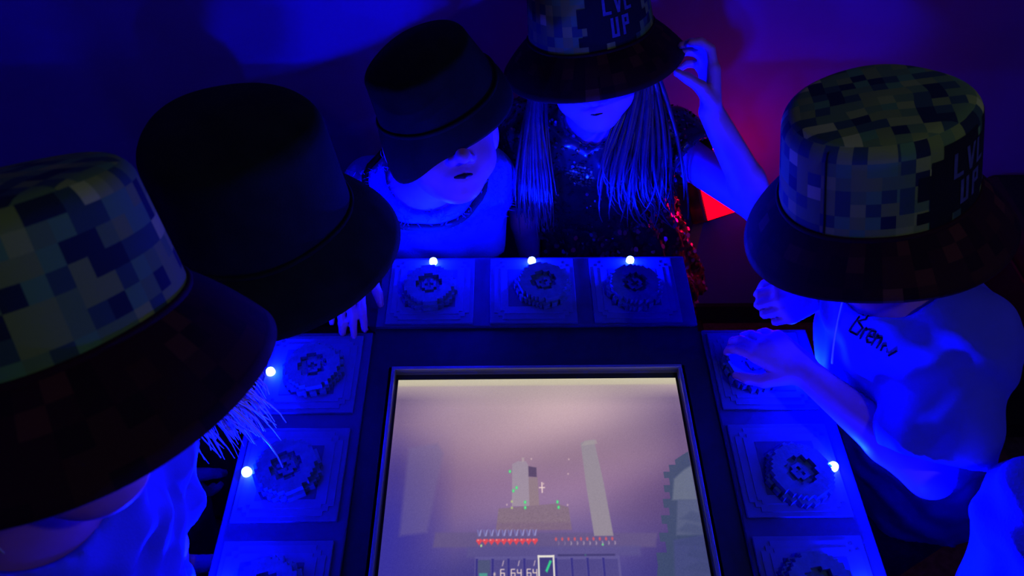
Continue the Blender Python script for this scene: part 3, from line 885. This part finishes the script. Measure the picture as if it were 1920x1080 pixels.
sequins(Fs, 2600, lambda c: c[:, 1] < 1.25, .0050, 'skirt_sequins', mat('sequin_bright', (0.75, 0.5, 0.5), 0.25, 0.9, metal=0.9, var=0.1), gr)
sequins(dF, 60, lambda c: (np.hypot(c[:, 0]-.125, c[:, 2]-.80) < .022) & (c[:, 1] < 1.02), .0026, 'gold_sequins', M['gold'], gr)
mth = Field(gP(0, .085, -.082)-.03, gP(0, .085, -.082)+.03, .0015)
for q in (-1, 1): mth.cap(gP(q*.019, .0815, -.0825), gP(0, .0925, -.0815), .0008, .0016, .001)
mth.build('mouth', M['mouth'], gr, gb)
hat(gr, gb, A3(K['o'])+A3((0, .006, .006)), K['u'], (0, -1, 0), M['camo'], M['camored'], L=.064, slope=47, patch=(math.radians(26), 1), seed=3, H=.105)
paths = []
for sgn, cx in ((-1, 0), (1, 0)):
    for i in range(150 if sgn > 0 else 95):
        a = rng.uniform(.0, 1); dpt = rng.uniform(-.06, .022)
        st = gP(sgn*.074*math.sqrt(max(0.02, 1-(dpt/.1)**2)), dpt, rng.uniform(-.015, .0))
        ln = rng.uniform(.15, .26)
        tt = rng.uniform(0, 1)
        if sgn < 0:   # spreads out and curls over the shoulder
            end = A3((.160, .915, .765))*(1-tt)+A3((.290, .945, .715))*tt+rng.normal(0, .012, 3)+A3((0, 0, rng.uniform(0, .07)))
            mid = st+A3((.015+.045*tt, -.02, -.09)); m2 = end+A3((-.03+rng.normal(0, .03), -.012, .06))
        else:
            end = A3((.030, .930, .735))*(1-tt)+A3((.070, .925, .740))*tt+rng.normal(0, .008, 3)+A3((0, 0, rng.uniform(0, .06)))
            mid = st+A3((-.022, -.02, -.07)); m2 = end+A3((rng.normal(-.006, .008), 0, .07))
        paths.append((bez(st, mid, m2, end), rng.uniform(.0014, .0034)))
hair(gr, gb, paths, M['brown'])

# --- boy in the white T-shirt on the right
K = dict(o=(.386, .612, 1.098), u=(-.243, .189, .951), f=(-1, -.16, -.30), neck=(.440, .585, .972),
         sh_l=(.502, .522, .948), el_l=(.474, .412, .848), wr_l=(.372, .558, .843),
         sh_r=(.475, .690, .945), el_r=(.475, .715, .835), wr_r=(.390, .640, .895), pelvis=(.635, .60, .54))
legpose(K, (-1, 0))
GRIP = [(.35, .55, .45), (.4, .6, .45), (.45, .6, .5), (.5, .6, .5)]
FIST = [(1.2, 1.35, .8)]*4
er, eb, eF, eP, eax, elat = person('child in a pale T-shirt and large camouflage bucket hat, at the right side', K, .0036,
    hands=[((.372, .558, .843), (-.70, .68, .02), (.15, .2, -1), 1, GRIP, .95, .10),
           ((.390, .640, .895), (-.85, -.45, .22), (-.1, .55, -.8), -1, FIST, .92, .05, ((.6, .5, .5), (.4, -.2, .9), (.2, -.5, .8)))])
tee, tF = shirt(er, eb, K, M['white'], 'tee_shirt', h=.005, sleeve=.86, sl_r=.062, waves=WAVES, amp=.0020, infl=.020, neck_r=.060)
hat(er, eb, K['o'], K['u'], (-.1, -1, 0), M['camo'], M['camored'], L=.062, slope=52, patch=(math.radians(50), 1), seam=math.radians(-40), seed=5, H=.102, rb=.094, rt=.089)
paths = []
for i in range(70):
    th = rng.uniform(-2.4, 2.4); st = eP(math.sin(th)*.076, -math.cos(th)*.085, -.01); en = st+A3((rng.normal(.006, .008), rng.normal(-.004, .01), -rng.uniform(.035, .062)))
    paths.append((bez(st, st+A3((0, 0, -.02)), en+A3((0, 0, .02)), en, 8), .002))
hair(er, eb, paths, M['brown'])

# --- child with the blond hair in the near left camouflage hat
K = dict(o=(-.317, .334, 1.225), u=(-.144, .429, .892), f=(.74, -.55, -.16), neck=(-.365, .270, 1.08),
         sh_l=(-.365, .375, .99), el_l=(-.375, .345, .85), wr_l=(-.40, .365, .73),
         sh_r=(-.45, .150, 1.01), el_r=(-.40, .08, .86), wr_r=(-.355, .09, .70), pelvis=(-.50, .25, .60))
legpose(K, (1, .1))
HAT_A = A3(K['o']); K['o'] = HAT_A+A3((-.026, -.010, .0))
ar, ab, aF, aP, aax, alat = person('blond child in a tilted camouflage bucket hat, nearest on the left', K, .0045,
    hands=[((-.40, .365, .73), (-.1, .1, -1), (0, 1, 0), 1, RELAX), ((-.355, .09, .70), (.1, .1, -1), (0, 1, 0), 1, RELAX)], sc=1.03, hair_m='blond')
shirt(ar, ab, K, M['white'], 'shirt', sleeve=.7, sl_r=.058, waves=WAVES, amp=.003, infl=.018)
hat(ar, ab, HAT_A, K['u'], (0, -1, 0), M['camo'], M['camored'], L=.074, slope=50, seam=math.radians(-8), seed=11, H=.100)
paths = []
for i in range(170):
    th = rng.uniform(.55, 2.9)
    st = aP(math.sin(th)*-.074, math.cos(th)*.086, rng.uniform(-.02, .0))
    tt = rng.uniform(0, 1); end = A3((-.265, .462, .885))*(1-tt)+A3((-.318, .428, .865))*tt+rng.normal(0, .012, 3)+A3((0, 0, rng.uniform(0, .06))); ln = st[2]-end[2]
    paths.append((bez(st, st+A3((.0, .02, -ln*.35)), end+A3((rng.normal(0, .012), rng.normal(0, .012), ln*.35)), end), rng.uniform(.0014, .003)))
for i in range(150):        # the rest of the hair falls over the neck and collar
    th = rng.uniform(2.4, 5.3); st = aP(math.sin(th)*-.078, math.cos(th)*.092, rng.uniform(-.02, .0)); ln = rng.uniform(.10, .18)
    end = st+A3((rng.normal(-.02, .012), rng.normal(-.035, .012), -ln))
    paths.append((bez(st, st+A3((-.01, -.02, -ln*.4)), end+A3((0, 0, ln*.3)), end, 10), rng.uniform(.003, .006)))
hair(ar, ab, paths, M['blond'])

# --- child in the black hat at the far left corner
K = dict(o=(-.275, .622, 1.056), u=(-.02, .075, .996), f=(1, -.10, -.1), neck=(-.365, .670, .930),
         sh_l=(-.465, .785, .875), el_l=(-.425, .87, .735), wr_l=(-.236, .780, .813),
         sh_r=(-.455, .560, .885), el_r=(-.49, .50, .75), wr_r=(-.49, .54, .62), pelvis=(-.63, .71, .54))
legpose(K, (1, 0))
br, bb, bF, bP, bax, blat = person('child in a large plain black bucket hat at the far left corner of the table', K, .0045,
    hands=[((-.236, .780, .813), (.12, -1, -.12), (0, 0, -1), 1, [(.1, .2, .2)]*4, .95, .10), ((-.49, .54, .62), (.1, .1, -1), (0, 1, 0), 1, RELAX)])
shirt(br, bb, K, M['greycloth'], 'shirt', sleeve=.8, sl_r=.056, waves=WAVES, amp=.003, infl=.016)
hat(br, bb, K['o'], K['u'], (0, -1, 0), M['blackhat'], M['blackhat'], L=.068, slope=46, seed=17, H=.118, rb=.100, rt=.090, dome=.006)

# --- child in the small black hat behind the far edge, face turned up
K = dict(o=(-.094, .885, 1.005), u=(-.15, .60, 1.0), f=(.342, -.94, 0), neck=(-.122, .915, .855),
         sh_l=(-.045, .975, .80), el_l=(-.05, .965, .65), wr_l=(-.06, .90, .56),
         sh_r=(-.215, .955, .785), el_r=(-.265, .97, .68), wr_r=(-.24, .92, .56), pelvis=(-.155, 1.09, .50))
legpose(K, (0, -1))
cr, cb, cF, cP, cax, clat = person('child in a small black hat, face showing, behind the far edge of the table', K, .0036, cap_hair=.003,
    hands=[((-.06, .90, .56), (.1, -.1, -1), (0, 1, 0), 1, RELAX), ((-.24, .92, .56), (.1, -.1, -1), (0, 1, 0), 1, RELAX)])
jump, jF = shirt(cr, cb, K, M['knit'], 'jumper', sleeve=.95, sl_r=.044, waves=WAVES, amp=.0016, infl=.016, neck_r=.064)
# fluff on the front of the jumper
Vj, Qj = jF.mesh(); cj = Vj[Qj].mean(1); nj = np.cross(Vj[Qj[:, 1]]-Vj[Qj[:, 0]], Vj[Qj[:, 3]]-Vj[Qj[:, 0]]); nj /= np.maximum(np.linalg.norm(nj, axis=1), 1e-12)[:, None]
ok = np.nonzero((cj[:, 1] < .95) & (cj[:, 2] > .76) & (nj[:, 1] < .2))[0]; paths = []
for i in rng.choice(ok, min(700, len(ok)), replace=False):
    v = nrm(nj[i]+rng.normal(0, .7, 3)); paths.append(([cj[i], cj[i]+v*.006, cj[i]+nrm(v+rng.normal(0, .6, 3))*.012], .0007))
fl = hair(cr, cb, paths, M['knit'], 'fluff', sides=3); fl['kind'] = 'stuff'
# dark neck trim
u_ = nrm(A3(K['neck'])-A3(K['pelvis'])); fr = nrm(A3((.1, -1, 0))-u_*np.dot((.1, -1, 0), u_)); sd = np.cross(fr, u_)
jb = BVHTree.FromObject(jump, bpy.context.evaluated_depsgraph_get()); ring = []
for a in np.linspace(0, 2*math.pi, 48):
    p = A3(K['neck'])+fr*.082*math.cos(a)+sd*.080*math.sin(a)+u_*(.004-.022*math.cos(a))
    h_ = jb.find_nearest(Vector(p-cb)); ring.append(A3(h_[0])+A3(h_[1])*.003+cb)
hair(cr, cb, [(ring, .0062)], M['ink'], 'neck_trim', sides=8, taper=0)
mth = Field(cP(0, .085, -.082)-.035, cP(0, .085, -.082)+.035, .0015)
for q in (-1, 1): mth.cap(cP(q*.019, .0810, -.0828), cP(0, .0920, -.0818), .0014, .0036, .001)
mth.build('mouth', M['mouth'], cr, cb)
def droop_c(th):
    d = math.atan2(math.sin(th-.70), math.cos(th-.70)); g = math.exp(-(d/.45)**2)
    return .030*g, -.25*g
hat(cr, cb, (-.090, .873, 1.036), (-.369, .005, .93), (0, -1, 0), M['blackhat'], M['blackhat'], L=.034, slope=76, seed=23, H=.072, rb=.084, rt=.072, dome=.012, droop=droop_c, name='black_hat')

# --- child in the bottom right corner, only a shoulder in view
K = dict(o=(.62, .25, 1.13), u=(-.1, .05, 1), f=(-1, .1, -.2), neck=(.635, .255, .985),
         sh_l=(.60, .13, .94), el_l=(.56, .05, .80), wr_l=(.47, .12, .822),
         sh_r=(.530, .325, .925), el_r=(.550, .305, .77), wr_r=(.485, .29, .66), pelvis=(.70, .25, .55))
legpose(K, (-1, 0))
fr_, fb, fF, fP, fax, flat_ = person('child in a pale knitted top, only one shoulder showing at the bottom right', K, .006, cap_hair=.010,
    hands=[((.485, .29, .66), (-.4, 0, -1), (0, 1, 0), 1, RELAX), ((.47, .12, .822), (-1, .2, 0), (0, 0, -1), 1, RELAX)])
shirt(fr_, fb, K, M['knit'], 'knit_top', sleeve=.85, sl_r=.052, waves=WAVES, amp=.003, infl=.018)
# ------------------------------------------------------------------ red lamp on the floor behind the table
rl = empty('red_floor_lamp', (.435, 1.25, 0)); tag(rl, 'tilted box lamp glowing red against the back wall under the raised arm', 'lamp')
hx = MB().box(-.056, .056, -.056, .056, -.02, .02).build('housing', M['casing'], rl, bevel=.006)
hx.location = (0, 0, .52); hx.rotation_euler = (math.radians(48), math.radians(20), math.radians(40))
ln = MB().box(-.053, .053, -.053, .053, .0205, .023).build('lens', emit('red_lens', (1.0, 0.0, 0.01), 3.0), rl)
ln.location = (0, 0, .52); ln.rotation_euler = hx.rotation_euler
MB().box(-.012, .012, .015, .035, 0.02, .51).build('stand', M['metal'], rl)
MB().box(-.09, .09, -.08, .055, 0, .02).build('foot', M['casing'], rl, bevel=.004)
lamp_obj('red_emitter', 'POINT', (.05, -.07, .58), RED_W, RED_COL, rl, shadow_soft_size=.03)

# ------------------------------------------------------------------ handwriting and cord on the T-shirt
VIEW = nrm((.42, .40, -.82))                    # straight on to the upper chest of the T-shirt
bvh = BVHTree.FromObject(tee, bpy.context.evaluated_depsgraph_get())
P0 = A3((.388, .540, .950))
ex = nrm((.55, -.62, -.02)); ex = nrm(ex-VIEW*np.dot(ex, VIEW)); ey = np.cross(ex, VIEW)*-1
if ey[1] < 0: ey = -ey
strokes = [[(0,0),(.1,1),(.42,1.08),(.5,.78),(.15,.55),(.58,.42),(.5,.05),(.05,0)], [(.75,0),(.77,.5),(.78,.38),(.98,.52)],
           [(1.08,.25),(1.38,.30),(1.32,.56),(1.12,.5),(1.06,.15),(1.22,0),(1.42,.08)], [(1.52,0),(1.54,.5),(1.57,.35),(1.78,.5),(1.85,.3),(1.85,0)],
           [(2.22,.32),(2.08,.22),(2.12,0)], [(2.42,.10),(2.45,.13)], [(2.62,0),(2.82,.38)]]
paths = []
for st in strokes:
    P = np.array(st, float); dense = []
    for i in range(len(P)-1):
        for t_ in np.linspace(0, 1, 5)[:-1 if i < len(P)-2 else None]: dense.append(P[i]+(P[i+1]-P[i])*t_)
    out = []
    for q in dense:
        p = P0+ex*q[0]*.019+ey*q[1]*.022
        hit = bvh.ray_cast(Vector(p-VIEW*.25-eb), Vector(VIEW))
        if hit[0] is not None: out.append(A3(hit[0])+A3(hit[1])*.0008+eb)
    if len(out) > 2: paths.append((out, .0011))
if paths: hair(er, eb, paths, M['ink'], 'shirt_writing', sides=6, taper=0)

cord = bez((.378, .566, .998), (.380, .560, .955), (.386, .552, .905), (.390, .541, .882), 14)
hair(er, eb, [(cord, .0010)], M['cord'], 'neck_cord', sides=6, taper=0)
